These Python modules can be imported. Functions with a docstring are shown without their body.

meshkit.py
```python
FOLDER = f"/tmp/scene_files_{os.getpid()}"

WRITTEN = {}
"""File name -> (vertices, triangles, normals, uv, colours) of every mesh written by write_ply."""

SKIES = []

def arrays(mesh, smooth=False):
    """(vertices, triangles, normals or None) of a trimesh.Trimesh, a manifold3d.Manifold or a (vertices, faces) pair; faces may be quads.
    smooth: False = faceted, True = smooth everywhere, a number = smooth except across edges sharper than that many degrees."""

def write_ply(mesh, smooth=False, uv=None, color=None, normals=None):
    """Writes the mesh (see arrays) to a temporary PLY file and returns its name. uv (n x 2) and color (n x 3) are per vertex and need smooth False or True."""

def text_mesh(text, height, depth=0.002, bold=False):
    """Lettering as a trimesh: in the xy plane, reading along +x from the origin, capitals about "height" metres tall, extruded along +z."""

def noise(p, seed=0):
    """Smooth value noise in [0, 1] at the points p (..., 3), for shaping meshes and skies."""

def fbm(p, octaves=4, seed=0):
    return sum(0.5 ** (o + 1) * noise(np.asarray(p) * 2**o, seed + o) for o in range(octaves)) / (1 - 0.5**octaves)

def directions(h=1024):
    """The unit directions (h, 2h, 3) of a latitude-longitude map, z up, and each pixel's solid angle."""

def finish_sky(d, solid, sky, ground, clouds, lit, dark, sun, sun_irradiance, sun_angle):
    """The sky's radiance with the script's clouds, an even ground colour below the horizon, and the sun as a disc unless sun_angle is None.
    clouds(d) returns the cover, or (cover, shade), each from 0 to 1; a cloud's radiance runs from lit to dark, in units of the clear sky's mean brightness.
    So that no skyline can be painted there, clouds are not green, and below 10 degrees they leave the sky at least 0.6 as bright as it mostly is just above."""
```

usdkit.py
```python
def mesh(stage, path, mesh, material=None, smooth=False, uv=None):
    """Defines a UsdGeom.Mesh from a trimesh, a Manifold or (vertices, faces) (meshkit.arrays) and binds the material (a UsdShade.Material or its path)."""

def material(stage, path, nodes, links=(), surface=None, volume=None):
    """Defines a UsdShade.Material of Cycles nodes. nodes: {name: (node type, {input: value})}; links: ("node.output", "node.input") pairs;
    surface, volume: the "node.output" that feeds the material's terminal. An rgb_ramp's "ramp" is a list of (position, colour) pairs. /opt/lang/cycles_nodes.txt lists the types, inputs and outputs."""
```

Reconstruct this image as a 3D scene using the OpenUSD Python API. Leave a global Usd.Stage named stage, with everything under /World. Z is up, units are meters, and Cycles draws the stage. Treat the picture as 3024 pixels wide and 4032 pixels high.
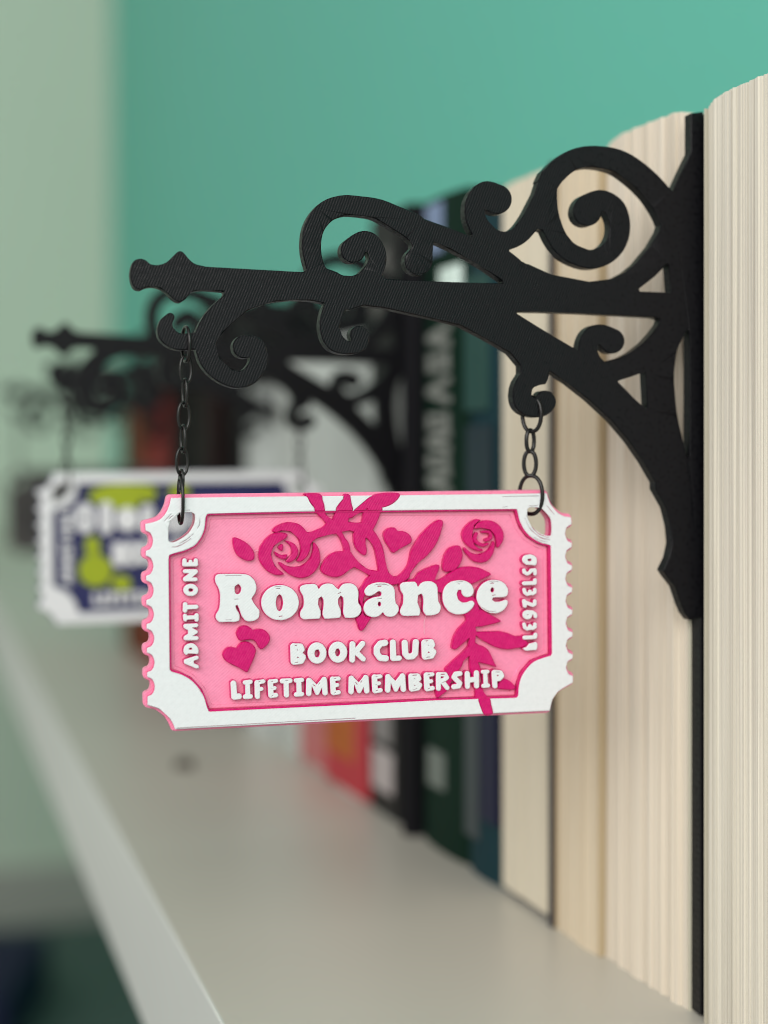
import math, random, numpy as np, trimesh, usdkit
from pxr import Usd, UsdGeom, UsdLux, UsdShade, Gf, Sdf, Vt
from shapely.geometry import Polygon, LineString, Point, MultiPolygon, box
from shapely import affinity, union_all

stage = Usd.Stage.CreateInMemory()
UsdGeom.SetStageUpAxis(stage, UsdGeom.Tokens.z)
UsdGeom.SetStageMetersPerUnit(stage, 1.0)
UsdGeom.Xform.Define(stage, '/World')
UsdGeom.Scope.Define(stage, '/World/Looks')

# ------------------------------------------------------------------ camera, light, exposure
W_PX, H_PX, F_PX, CX, HORIZON = 3024.0, 4032.0, 6057.0, 1512.0, 1800.0
cam = UsdGeom.Camera.Define(stage, '/World/camera')
cam.AddRotateXOp().Set(90.0)
FL = 50.0
HAP = FL * W_PX / F_PX
cam.CreateFocalLengthAttr(FL)
cam.CreateHorizontalApertureAttr(HAP)
cam.CreateVerticalApertureAttr(HAP * H_PX / W_PX)
cam.CreateVerticalApertureOffsetAttr(-(H_PX / 2 - HORIZON) / W_PX * HAP)
cam.CreateFStopAttr(4.7)
cam.CreateFocusDistanceAttr(0.3585)
cam.CreateClippingRangeAttr(Gf.Vec2f(0.02, 50))
cam.CreateExposureAttr(0.52)

def mat(name, nodes, links=(), surface='p.BSDF'):
    return usdkit.material(stage, '/World/Looks/' + name, nodes, links, surface)

dome = UsdLux.DomeLight.Define(stage, '/World/room_ambience')
dm = mat('room_ambience', {'b': ('background_shader', {'color': (1.0, 0.97, 0.93), 'strength': 0.42})}, surface='b.background')
UsdShade.MaterialBindingAPI.Apply(dome.GetPrim()).Bind(dm)

def rect_light(name, pos, target, w, h, intensity, color):
    l = UsdLux.RectLight.Define(stage, '/World/' + name)
    l.CreateWidthAttr(w); l.CreateHeightAttr(h); l.CreateIntensityAttr(intensity); l.CreateColorAttr(Gf.Vec3f(*color))
    p, t = Gf.Vec3d(*pos), Gf.Vec3d(*target)
    m = Gf.Matrix4d().SetLookAt(p, t, Gf.Vec3d(0, 0, 1)).GetInverse()
    l.AddTransformOp().Set(m)
    return l
rect_light('window_light', (-1.15, -0.95, 0.75), (0.0, 0.4, -0.05), 1.2, 1.1, 2.2, (1.0, 0.985, 0.96))
rect_light('room_lamp', (-0.15, -1.4, 0.75), (0.0, 0.4, -0.05), 1.1, 0.9, 4.0, (1.0, 0.985, 0.96))
rect_light('spot_lamp', (0.50, -1.0, 0.30), (0.0, 0.36, -0.02), 0.16, 0.16, 7.0, (1.0, 0.985, 0.96))
rect_light('ceiling_light', (0.3, 0.9, 2.3), (0.1, 0.9, 0), 0.7, 0.7, 3.0, (1.0, 0.96, 0.9))

# ------------------------------------------------------------------ helpers
rng = random.Random(7)
used = {}
def numbered(parent, name):
    k = (parent, name); n = used.get(k, 0); used[k] = n + 1
    return name if n == 0 else '%s_%03d' % (name, n)
def keys(prim, **kw):
    for k, v in kw.items():
        if v is not None: prim.SetCustomDataByKey(k, v)
    return prim
def obj(name, mesh, material, parent='/World', smooth=False, **kw):
    path = parent + '/' + numbered(parent, name)
    m = usdkit.mesh(stage, path, mesh, material, smooth=smooth)
    keys(m.GetPrim(), **kw)
    return path
def thing(name, matrix, **kw):
    path = '/World/' + numbered('/World', name)
    x = UsdGeom.Xform.Define(stage, path)
    x.AddTransformOp().Set(Gf.Matrix4d(*[float(v) for v in np.asarray(matrix).T.ravel()]))
    keys(x.GetPrim(), **kw)
    return path
def frame_matrix(origin, ex, ey, ez):
    m = np.eye(4); m[:3, 0], m[:3, 1], m[:3, 2], m[:3, 3] = ex, ey, ez, origin
    return m
def cat(ms): return trimesh.util.concatenate(ms)
def bx(x0, x1, y0, y1, z0, z1):
    b = trimesh.creation.box(extents=(x1 - x0, y1 - y0, z1 - z0)); b.apply_translation(((x0 + x1) / 2, (y0 + y1) / 2, (z0 + z1) / 2)); return b
def polys(g):
    return [p for p in (g.geoms if hasattr(g, 'geoms') else [g]) if isinstance(p, Polygon) and p.area > 0]

def cr(points, closed=True, n=6, tension=0.5):
    """Catmull-Rom spline through the points (centripetal enough for traced outlines)."""
    P = np.array(points, float); N = len(P); out = []
    rngk = range(N) if closed else range(N - 1)
    for i in rngk:
        if closed: p0, p1, p2, p3 = P[i - 1], P[i], P[(i + 1) % N], P[(i + 2) % N]
        else: p0, p1, p2, p3 = P[max(i - 1, 0)], P[i], P[i + 1], P[min(i + 2, N - 1)]
        for t in np.linspace(0, 1, n, endpoint=False):
            a = 2 * p1; b = (p2 - p0) * tension * 2; c = 2 * p0 - 5 * p1 + 4 * p2 - p3; d = -p0 + 3 * p1 - 3 * p2 + p3
            out.append(0.5 * (a + b * t + c * t * t + d * t ** 3))
    if not closed: out.append(P[-1])
    return np.array(out)
class Crop:
    """Pixels of an enlarged detail -> pixels of the whole picture."""
    def __init__(self, x, y, s): self.o, self.s = np.array([x, y], float), s
    def __call__(self, pts): return np.array(pts, float)[:, :2] / self.s + self.o
    def spline(self, pts, n=5): return Polygon(cr(self(pts), True, n)).buffer(0)
    def poly(self, pts): return Polygon(self(pts)).buffer(0)
    def stroke(self, pts, n=7):
        """points (x, y, r): a stroke whose width changes along a smooth line"""
        P = cr(np.array(pts, float), False, n)
        parts = []
        C = [Point((p[0] / self.s + self.o[0], p[1] / self.s + self.o[1])).buffer(p[2] / self.s, 10) for p in P]
        for a, b in zip(C[:-1], C[1:]): parts.append(union_all([a, b]).convex_hull)
        return union_all(parts)
    def line(self, pts, r):
        L = self(pts)
        return (LineString(L) if len(L) > 1 else Point(L[0])).buffer(r / self.s, 8)
    def ell(self, x, y, rx, ry):
        return affinity.scale(Point(self([(x, y)])[0]).buffer(1, 14), rx / self.s, ry / self.s)

class Plane:
    """A vertical plane in front of the camera: pixel -> local metres (u to the right, v up)."""
    def __init__(self, theta, x0, d0):
        self.t = math.radians(theta); c, s = math.cos(self.t), math.sin(self.t)
        self.eu, self.ew = np.array([c, s, 0]), np.array([s, -c, 0]); self.ev = np.array([0, 0, 1.0])
        self.p0 = np.array([(x0 - CX) / F_PX * d0, d0, 0])
    def uv(self, px):
        px = np.atleast_2d(px)
        d = np.stack([(px[:, 0] - CX) / F_PX, np.ones(len(px)), (HORIZON - px[:, 1]) / F_PX], 1)
        P = d * ((self.p0 @ self.ew) / (d @ self.ew))[:, None] - self.p0
        return np.stack([P @ self.eu, P @ self.ev], 1)
    def shape(self, g):
        out = []
        for p in polys(g):
            out.append(Polygon(self.uv(np.array(p.exterior.coords)), [self.uv(np.array(h.coords)) for h in p.interiors]).buffer(0))
        return union_all(out)
    def matrix(self): return frame_matrix(self.p0, self.eu, self.ev, self.ew)

def tri(poly):
    v, f = trimesh.creation.triangulate_polygon(poly, engine='earcut')
    return np.asarray(v), np.asarray(f)
def slab(g, z0, z1, c=0.0, simp=2e-5):
    """The flat shape from z0 to z1, its front edge chamfered by c."""
    out = []
    for p in polys(g.simplify(simp)):
        V, Fc = [], []
        def add(v, f):
            n = sum(len(x) for x in V); V.append(v); Fc.append(f + n)
        def ring_wall(coords, za, zb):
            q = np.array(coords)[:-1]; n = len(q); i = np.arange(n); j = (i + 1) % n
            v = np.vstack([np.c_[q, np.full(n, za)], np.c_[q, np.full(n, zb)]])
            add(v, np.vstack([np.c_[i, j, j + n], np.c_[i, j + n, i + n]]))
        from shapely.geometry.polygon import orient
        p = orient(p, 1.0)
        zt = z1 - c
        for r in [p.exterior] + list(p.interiors): ring_wall(r.coords, z0, zt)
        if c > 0:
            inner = p.buffer(-c, 4)
            onb = {tuple(np.round(q, 9)) for r in [p.exterior] + list(p.interiors) for q in r.coords}
            for ring in polys(p.difference(inner)):
                v, f = tri(ring)
                z = np.array([zt if tuple(np.round(q, 9)) in onb else z1 for q in v])
                add(np.c_[v, z], up(v, f))
            for q in polys(inner):
                v, f = tri(q); add(np.c_[v, np.full(len(v), z1)], up(v, f))
        else:
            v, f = tri(p); add(np.c_[v, np.full(len(v), z1)], up(v, f))
        v, f = tri(p); add(np.c_[v, np.full(len(v), z0)], up(v, f)[:, ::-1])
        m = trimesh.Trimesh(np.vstack(V), np.vstack(Fc), process=False); m.merge_vertices(digits_vertex=8)
        out.append(m)
    return cat(out)
def up(v, f):
    a = (v[f[:, 1], 0] - v[f[:, 0], 0]) * (v[f[:, 2], 1] - v[f[:, 0], 1]) - (v[f[:, 1], 1] - v[f[:, 0], 1]) * (v[f[:, 2], 0] - v[f[:, 0], 0])
    f = f.copy(); f[a < 0] = f[a < 0][:, ::-1]; return f

# ------------------------------------------------------------------ materials
def plastic(name, color, rough, spec=0.5, ang=0.7, period=0.00045, bump=0.35, layers=None, jitter=0.06):
    """Printed plastic: fine parallel extrusion lines with irregular gloss; layers = (height, colour below) for prints that change filament."""
    nodes = {'t': ('texture_coordinate', {}),
             'm': ('mapping', {'rotation': (0, 0, ang)}),
             'nz': ('noise_texture', {'scale': 900.0, 'detail': 3.0}),
             'w': ('wave_texture', {'scale': 0.3142 / period, 'distortion': 2.2, 'detail': 2.0, 'detail_scale': 0.5}),
             'w2': ('noise_texture', {'scale': 2600.0, 'detail': 2.0}),
             'h': ('mix_float', {'fac': 0.6}),
             'b': ('bump', {'strength': bump, 'distance': 0.00012}),
             'rr': ('map_range', {'from_min': 0.3, 'from_max': 0.7, 'to_min': max(rough - 0.16, 0.1), 'to_max': rough + 0.14}),
             'cv': ('hsv', {'color': color}),
             'vr': ('map_range', {'from_min': 0.3, 'from_max': 0.7, 'to_min': 1 - jitter, 'to_max': 1 + jitter}),
             'p': ('principled_bsdf', {'base_color': color, 'specular_ior_level': spec})}
    links = [('t.object', 'm.vector'), ('m.vector', 'w.vector'), ('t.object', 'nz.vector'), ('t.object', 'w2.vector'),
             ('w.fac', 'h.a'), ('w2.fac', 'h.b'), ('h.result', 'b.height'), ('b.normal', 'p.normal'),
             ('nz.fac', 'rr.value'), ('rr.result', 'p.roughness'), ('nz.fac', 'vr.value'), ('vr.result', 'cv.value'), ('cv.color', 'p.base_color')]
    if layers:
        nodes['s'] = ('separate_xyz', {}); nodes['g'] = ('math', {'math_type': 'greater_than', 'value2': layers[0]})
        nodes['x'] = ('mix', {'color1': layers[1], 'color2': color})
        links = [l for l in links if l[1] != 'p.base_color'] + [('t.object', 's.vector'), ('s.z', 'g.value1'), ('g.value', 'x.fac'), ('cv.color', 'x.color2'), ('x.color', 'p.base_color')]
    return mat(name, nodes, links)
def plain(name, color, rough=0.6, spec=0.5, metallic=0.0):
    return mat(name, {'p': ('principled_bsdf', {'base_color': color, 'roughness': rough, 'specular_ior_level': spec, 'metallic': metallic})})
def mottled(name, color, rough, amount=0.05, scale=6.0):
    return mat(name, {'t': ('texture_coordinate', {}), 'n': ('noise_texture', {'scale': scale, 'detail': 5.0}),
                      'v': ('map_range', {'from_min': 0.25, 'from_max': 0.75, 'to_min': 1 - amount, 'to_max': 1 + amount}),
                      'c': ('hsv', {'color': color}), 'p': ('principled_bsdf', {'roughness': rough})},
               [('t.object', 'n.vector'), ('n.fac', 'v.value'), ('v.result', 'c.value'), ('c.color', 'p.base_color')])

FLOOR_Z, RAISE, SKIN = -0.0019, -0.00050, -0.00026     # ticket: recessed face, top of the flowers, underside of the white skin
MAGENTA, PINK, WHITE = (0.62, 0.0, 0.145), (0.93, 0.275, 0.45), (0.755, 0.755, 0.78)
M_black = plastic('black_print', (0.0045, 0.0045, 0.006), 0.40, 0.18, ang=0.38, period=0.00060, bump=0.55)
M_pink = plastic('pink_print', PINK, 0.34, 0.5, ang=0.87, period=0.00058, bump=0.45, jitter=0.02)
M_magenta = plastic('magenta_print', MAGENTA, 0.28, 0.40, ang=0.5, period=0.00055, bump=0.5, jitter=0.05)
M_white = plastic('white_on_magenta_print', WHITE, 0.45, 0.4, ang=0.87, period=0.00055, bump=0.3, layers=(SKIN, MAGENTA), jitter=0.02)
M_navy = plastic('navy_print', (0.012, 0.016, 0.10), 0.42)
M_lime = plastic('lime_print', (0.33, 0.40, 0.006), 0.42)
M_white2 = plastic('white_print', WHITE, 0.45, 0.4, bump=0.14, jitter=0.02)
M_black2 = plastic('charcoal_print', (0.03, 0.028, 0.027), 0.5)
M_grey2 = plastic('grey_print', (0.06, 0.055, 0.05), 0.5)
M_link = plain('blackened_wire', (0.012, 0.011, 0.011), 0.25, 0.6, 0.4)
M_teal = mottled('teal_paint', (0.125, 0.54, 0.43), 0.55, 0.02, 2.0)
M_sage = mottled('sage_paint', (0.64, 0.75, 0.62), 0.6, 0.02, 2.0)
M_shelf = mottled('shelf_lacquer', (0.54, 0.525, 0.46), 0.36, 0.02, 9.0)
M_shelf_lit = mottled('shelf_lacquer_lit_front', (0.66, 0.68, 0.645), 0.4, 0.02, 9.0)  # same shelf lacquer, painted lighter because the front faces the light
M_floor = mottled('floor_carpet', (0.10, 0.16, 0.14), 0.9, 0.15, 30.0)

def paper(name, color, dark, contrast=0.5, scale=2600.0):
    """Edges of many thin leaves: tone changes from leaf to leaf across the thickness (local x), grain along them."""
    return mat(name, {'t': ('texture_coordinate', {}), 'm': ('mapping', {'scale': (1.0, 0.0, 0.0008)}), 'm2': ('mapping', {'scale': (1.0, 0.0, 0.006)}),
                      'n': ('noise_texture', {'scale': scale, 'detail': 1.0}), 'n2': ('noise_texture', {'scale': 420.0, 'detail': 3.0}),
                      'r': ('map_range', {'from_min': 0.34, 'from_max': 0.66, 'clamp': True}), 'r2': ('map_range', {'from_min': 0.35, 'from_max': 0.65, 'clamp': True}),
                      'a': ('mix_float', {'fac': 0.5}), 'f': ('math', {'math_type': 'multiply', 'value2': contrast}),
                      'x': ('mix', {'color1': color, 'color2': dark}), 'b': ('bump', {'strength': 0.5, 'distance': 0.00015}),
                      'p': ('principled_bsdf', {'roughness': 0.85, 'specular_ior_level': 0.2})},
               [('t.object', 'm.vector'), ('t.object', 'm2.vector'), ('m.vector', 'n.vector'), ('m2.vector', 'n2.vector'), ('n.fac', 'r.value'), ('n2.fac', 'r2.value'),
                ('r.result', 'a.a'), ('r2.result', 'a.b'), ('a.result', 'f.value1'), ('f.value', 'x.fac'), ('x.color', 'p.base_color'), ('a.result', 'b.height'), ('b.normal', 'p.normal')])
M_paper_grey = paper('paper_grey_cream', (0.81, 0.775, 0.675), (0.44, 0.41, 0.35), 0.62)
M_paper_pink = paper('paper_rosy_cream', (0.79, 0.725, 0.62), (0.60, 0.53, 0.42), 0.55, 1600)
M_paper_tan = paper('paper_tan', (0.74, 0.65, 0.50), (0.60, 0.51, 0.37), 0.6, 1600)
M_paper_pale = paper('paper_pale', (0.74, 0.685, 0.55), (0.62, 0.56, 0.45), 0.5, 1600)

# ------------------------------------------------------------------ the setting: shelf, walls, floor
BAR = np.array([0.0775, 0.3823, 0.0])            # where the bracket's mounting plate leaves the books
SHELF_Z = -0.1395
def axes(deg):
    a = math.radians(deg); return np.array([-math.sin(a), math.cos(a), 0]), np.array([math.cos(a), math.sin(a), 0])
s17, r17 = axes(17.0)
up3 = np.array([0, 0, 1.0])
def boxm(x0, x1, y0, y1, z0, z1, c=0.0):
    if c <= 0: return bx(x0, x1, y0, y1, z0, z1)
    import manifold3d as m3
    S = m3.Manifold.sphere(c, 12)
    return trimesh.Trimesh(*(lambda q: (q.vert_properties[:, :3], q.tri_verts))(m3.Manifold.batch_hull([S.translate((x, y, z)) for x in (x0 + c, x1 - c) for y in (y0 + c, y1 - c) for z in (z0 + c, z1 - c)]).to_mesh()), process=False)
M17 = frame_matrix([BAR[0], BAR[1], 0], r17, s17, up3)     # local: x into the wall, y along the shelf away from the camera, z up
FRONT, WALL = -0.1135, 0.165
sh = thing('shelf', M17, label='long pale grey floating shelf under the books with a thick front edge', category='shelf')
obj('board', boxm(FRONT + 0.0009, WALL - 0.003, -0.45, 2.5, SHELF_Z - 0.047, SHELF_Z, 0.0003), M_shelf, sh, smooth=40)
obj('front_edge', boxm(FRONT, FRONT + 0.0011, -0.45, 2.5, SHELF_Z - 0.0475, SHELF_Z + 0.0001, 0.0004), M_shelf_lit, sh, smooth=40)
cap = trimesh.creation.icosphere(3, 0.0046); cap.vertices[:, 2] *= 0.8
def at_shelf(px, py):
    Y = -SHELF_Z * F_PX / (py - HORIZON); return np.array([(px - CX) / F_PX * Y, Y, SHELF_Z])
q = np.linalg.inv(M17) @ np.append(at_shelf(725, 3022), 1)
cap.apply_translation((q[0], q[1], SHELF_Z + 0.0007))
obj('peg', cap, plain('brown_cap', (0.07, 0.055, 0.042), 0.5), sh, smooth=40, label='small round brown peg')

def world(m, pts): return (np.asarray(m)[:3, :3] @ np.asarray(pts, float).T).T + np.asarray(m)[:3, 3]
def setbox(name, mesh, material, **kw):
    mesh = mesh.copy(); mesh.vertices = world(M17, mesh.vertices); return obj(name, mesh, material, kind='structure', **kw)
setbox('wall_right', bx(WALL, WALL + 0.1, -0.9, 2.53, -0.85, 2.2), M_teal, label='smooth teal painted wall behind the shelf of books', category='wall')
setbox('wall_back', bx(-1.6, WALL + 0.1, 2.532, 2.63, -0.85, 2.2), M_sage, label='pale sage green wall at the far left', category='wall')
setbox('floor', bx(-1.6, WALL, -0.9, 2.532, -0.95, -0.85), M_floor, label='dark carpet far below the shelf', category='floor')
setbox('skirting_board', bx(-1.6, WALL - 0.0, 2.512, 2.530, -0.85, -0.745), mottled('skirting_paint', (0.46, 0.46, 0.42), 0.5, 0.02), label='grey skirting board along the foot of the sage wall', category='skirting')
nb = boxm(-1.0, -0.53, 2.15, 2.45, -0.85, -0.755, 0.01)
obj('storage_box', nb, plain('navy_cloth', (0.006, 0.009, 0.05), 0.8), smooth=40, label='dark navy box on the floor at the bottom left corner', category='box')

# ------------------------------------------------------------------ bracket outline, traced on its own plane
PB = Plane(15.0, 1420.0, 0.36)
A, B, C, D = Crop(450, 900, 1.659), Crop(1150, 600, 1.659), Crop(1900, 400, 1.659), Crop(1900, 1100, 1.659)
E6 = Crop(1800, 2000, 1332 / 1224.0)
NP = Crop(0, 0, 1.0)
def bracket_shape():
    g = []
    # finial and horizontal bar
    bar = np.vstack([A(cr([(720, 412), (600, 402), (525, 408), (490, 430), (460, 465), (425, 480), (385, 460), (345, 420), (300, 390), (250, 378), (205, 385), (170, 400), (130, 385),
                           (108, 330), (107, 270), (125, 215), (165, 196), (205, 205), (240, 232), (290, 237), (340, 220), (385, 180), (410, 155), (432, 146), (455, 158), (490, 200), (530, 230), (600, 248)], False, 5)),
                     A([(900, 265), (1250, 285)]), B([(600, 825), (1000, 845), (1445, 856)]), C([(190, 1195), (300, 1060), (450, 1128), (700, 1176), (850, 1157), (930, 1115), (1025, 1222), (1030, 1238), (1230, 1248)]),
                     C([(1300, 1300)]), D([(1400, 100), (1300, 300), (1165, 258), (1120, 247), (900, 235), (640, 222), (390, 213), (205, 210), (150, 330)]),
                     D([(260, 520), (180, 480), (100, 432), (0, 376)]), B([(1100, 1130), (900, 1082), (600, 1016), (470, 1000), (380, 1030), (225, 1000)]), A([(1390, 490), (1280, 470), (1170, 465), (1060, 475), (950, 495), (850, 525), (760, 580), (690, 540)])])
    g.append(Polygon(bar).buffer(0))
    # hanging left arm with its big curl and the hook for the chain
    g.append(A.stroke([(960, 420, 78), (840, 460, 82), (740, 530, 88), (660, 610, 84), (605, 700, 78), (598, 770, 70), (625, 860, 66), (690, 935, 62), (790, 985, 56), (880, 965, 58), (940, 890, 60), (945, 820, 60), (915, 765, 62), (850, 772, 76)]))
    g.append(A.stroke([(366, 580, 30), (338, 625, 44), (345, 690, 58), (410, 735, 56), (500, 738, 54), (590, 720, 60)]))
    # middle curl under the bar
    g.append(B.stroke([(310, 960, 72), (262, 1060, 70), (248, 1150, 66), (280, 1235, 62), (360, 1275, 44), (440, 1255, 50), (452, 1205, 56), (438, 1190, 58)]))
    # left loop over the bar
    g.append(B.stroke([(190, 820, 60), (145, 720, 60), (128, 600, 63), (152, 480, 66), (228, 385, 70), (330, 345, 66), (430, 347, 64), (560, 368, 66), (680, 425, 76), (800, 490, 88), (850, 570, 72), (850, 650, 70), (828, 708, 92)]))
    g.append(B.stroke([(840, 490, 62), (1000, 548, 62), (1150, 615, 70), (1300, 680, 90), (1420, 760, 92), (1520, 840, 70)]))
    g.append(B.stroke([(400, 640, 82), (455, 575, 60), (510, 580, 58), (552, 640, 58), (560, 710, 58), (530, 775, 60), (470, 830, 50)]))
    g.append(B.poly([(120, 780), (195, 745), (290, 780), (380, 808), (460, 785), (560, 740), (620, 840), (300, 900), (100, 850)]).difference(B.ell(370, 700, 112, 108)))
    g.append(B.poly([(60, 790), (105, 760), (150, 800), (150, 830)]))
    # S scroll up to the large ring
    g.append(B.stroke([(1340, 305, 98), (1265, 262, 74), (1205, 325, 68), (1198, 420, 66), (1245, 510, 70), (1330, 568, 64), (1410, 575, 60), (1490, 535, 62), (1560, 450, 64), (1615, 340, 60), (1680, 215, 60)]))
    g.append(B.poly([(1190, 548), (1250, 500), (1400, 560), (1480, 600), (1402, 640), (1440, 680), (1600, 760), (1640, 840), (1400, 850), (1200, 700), (1100, 560)]))
    # large ring: arch to the right, spiral inwards
    g.append(C.stroke([(400, 640, 66), (430, 545, 66), (485, 460, 70), (590, 382, 68), (720, 357, 70), (880, 385, 76), (1010, 465, 80), (1125, 575, 82), (1215, 700, 88), (1270, 800, 100)]))
    g.append(C.poly([(390, 456), (445, 412), (470, 520), (420, 560), (360, 520)]))
    g.append(C.stroke([(425, 560, 66), (428, 690, 66), (465, 840, 66), (550, 965, 64), (690, 1028, 62), (805, 1000, 64), (880, 915, 66), (900, 800, 68), (865, 695, 70), (780, 640, 64), (700, 690, 90), (686, 718, 94)]))
    g.append(C.poly([(300, 760), (420, 700), (440, 860), (365, 832), (250, 900), (160, 965), (100, 930)]))
    # joint block, upright member and top flare
    joint = np.vstack([C([(1362, 75), (1362, 330), (1318, 420), (1245, 578), (1220, 640), (1200, 760), (1164, 815), (1155, 845), (1100, 940), (1000, 1060), (900, 1140), (1000, 1240), (1022, 1222), (1130, 1140), (1215, 1050), (1230, 1246)]),
                       D([(1230, 90), (1230, 200), (1165, 258), (1155, 290), (1110, 350), (1050, 415), (970, 475), (900, 512), (820, 533), (700, 560), (830, 700), (885, 663), (960, 640), (1065, 603), (1070, 700), (1078, 855), (1000, 780), (885, 668), (760, 560), (640, 474)]),
                       D([(390, 325), (205, 210), (100, 300), (180, 480), (245, 560), (330, 600), (440, 600), (560, 680), (700, 790), (850, 930), (960, 1060), (1050, 1190), (1130, 1327)]),
                       E6([(850, -80), (895, 0), (915, 80), (922, 150), (908, 215), (882, 268), (900, 295), (935, 340), (955, 400), (975, 450), (998, 482)]), D([(1470, 2200), (1470, -1100)])])
    j = Polygon(joint).buffer(0)
    op2 = D.poly([(888, 663), (960, 640), (1065, 603), (1070, 700), (1078, 855), (990, 775)])
    op3 = D.spline([(1336, 335), (1300, 400), (1268, 490), (1254, 640), (1268, 840), (1300, 1010), (1338, 1160), (1352, 1150), (1352, 340)])
    op1 = C.poly([(1025, 1225), (1130, 1140), (1215, 1050), (1232, 1246), (1030, 1240)])
    g.append(j)
    u = union_all(g)
    # lower diagonal's little curl and the chain hook
    curl = D.stroke([(848, 402, 82), (782, 350, 56), (720, 368, 60), (690, 440, 62), (702, 520, 66), (760, 570, 50)])
    hook = D.stroke([(345, 560, 96), (335, 640, 90), (275, 715, 72), (278, 800, 72), (330, 850, 50), (385, 850, 48), (410, 800, 74)])
    u = union_all([u, curl, hook])
    u = u.difference(D.spline([(322, 740), (338, 706), (395, 686), (440, 690), (452, 712), (405, 722), (372, 738), (352, 764), (330, 768)]))
    u = u.difference(op2).difference(op3).difference(op1)
    u = u.buffer(5).buffer(-8).buffer(3)
    return u
PX_BRACKET = bracket_shape()
SH_BRACKET = max(polys(PB.shape(PX_BRACKET)), key=lambda p: p.area)
T_BR = 0.0035
PLATE_U0 = PB.uv(np.array([[2770.0, 1800.0]]))[0, 0]
def bracket_parts(path):
    right = PLATE_U0 + 0.02
    arm = SH_BRACKET.intersection(box(-1, -1, PLATE_U0, 1))
    obj('scroll_arm', slab(arm, -T_BR, 0, 0.00028), M_black, path, smooth=32)
    top, bot = PB.uv(np.array([[2720., 445.]]))[0, 1], SHELF_Z
    obj('mounting_plate', slab(box(PLATE_U0 - 0.0007, bot + 0.0006, PLATE_U0 + 0.05, top), -0.0076, -0.0002, 0.0003), M_black, path, smooth=32)
b1 = thing('sign_bracket', PB.matrix(), label='black scrollwork bracket in sharp focus holding the pink ticket', category='bracket')
bracket_parts(b1)

# ------------------------------------------------------------------ the ticket, traced on the same plane
R1, R2, R3 = Crop(840, 2240, 4.1475), Crop(1220, 2240, 4.1475), Crop(1610, 2240, 4.1475)
L1, L2, L3 = Crop(880, 2640, 3.456), Crop(1340, 2610, 2.44), Crop(1120, 2500, 2.676)
L4, L5 = Crop(680, 2180, 4.807), Crop(2020, 2160, 5.029)
F1, F2, F3, F4, F5 = Crop(900, 2020, 4.1475), Crop(1180, 1920, 4.1475), Crop(1480, 2020, 3.072), Crop(1720, 2390, 4.1475), Crop(840, 2440, 4.1475)
K1, K2 = Crop(540, 1920, 5.53), Crop(1980, 1880, 5.184)

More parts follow.
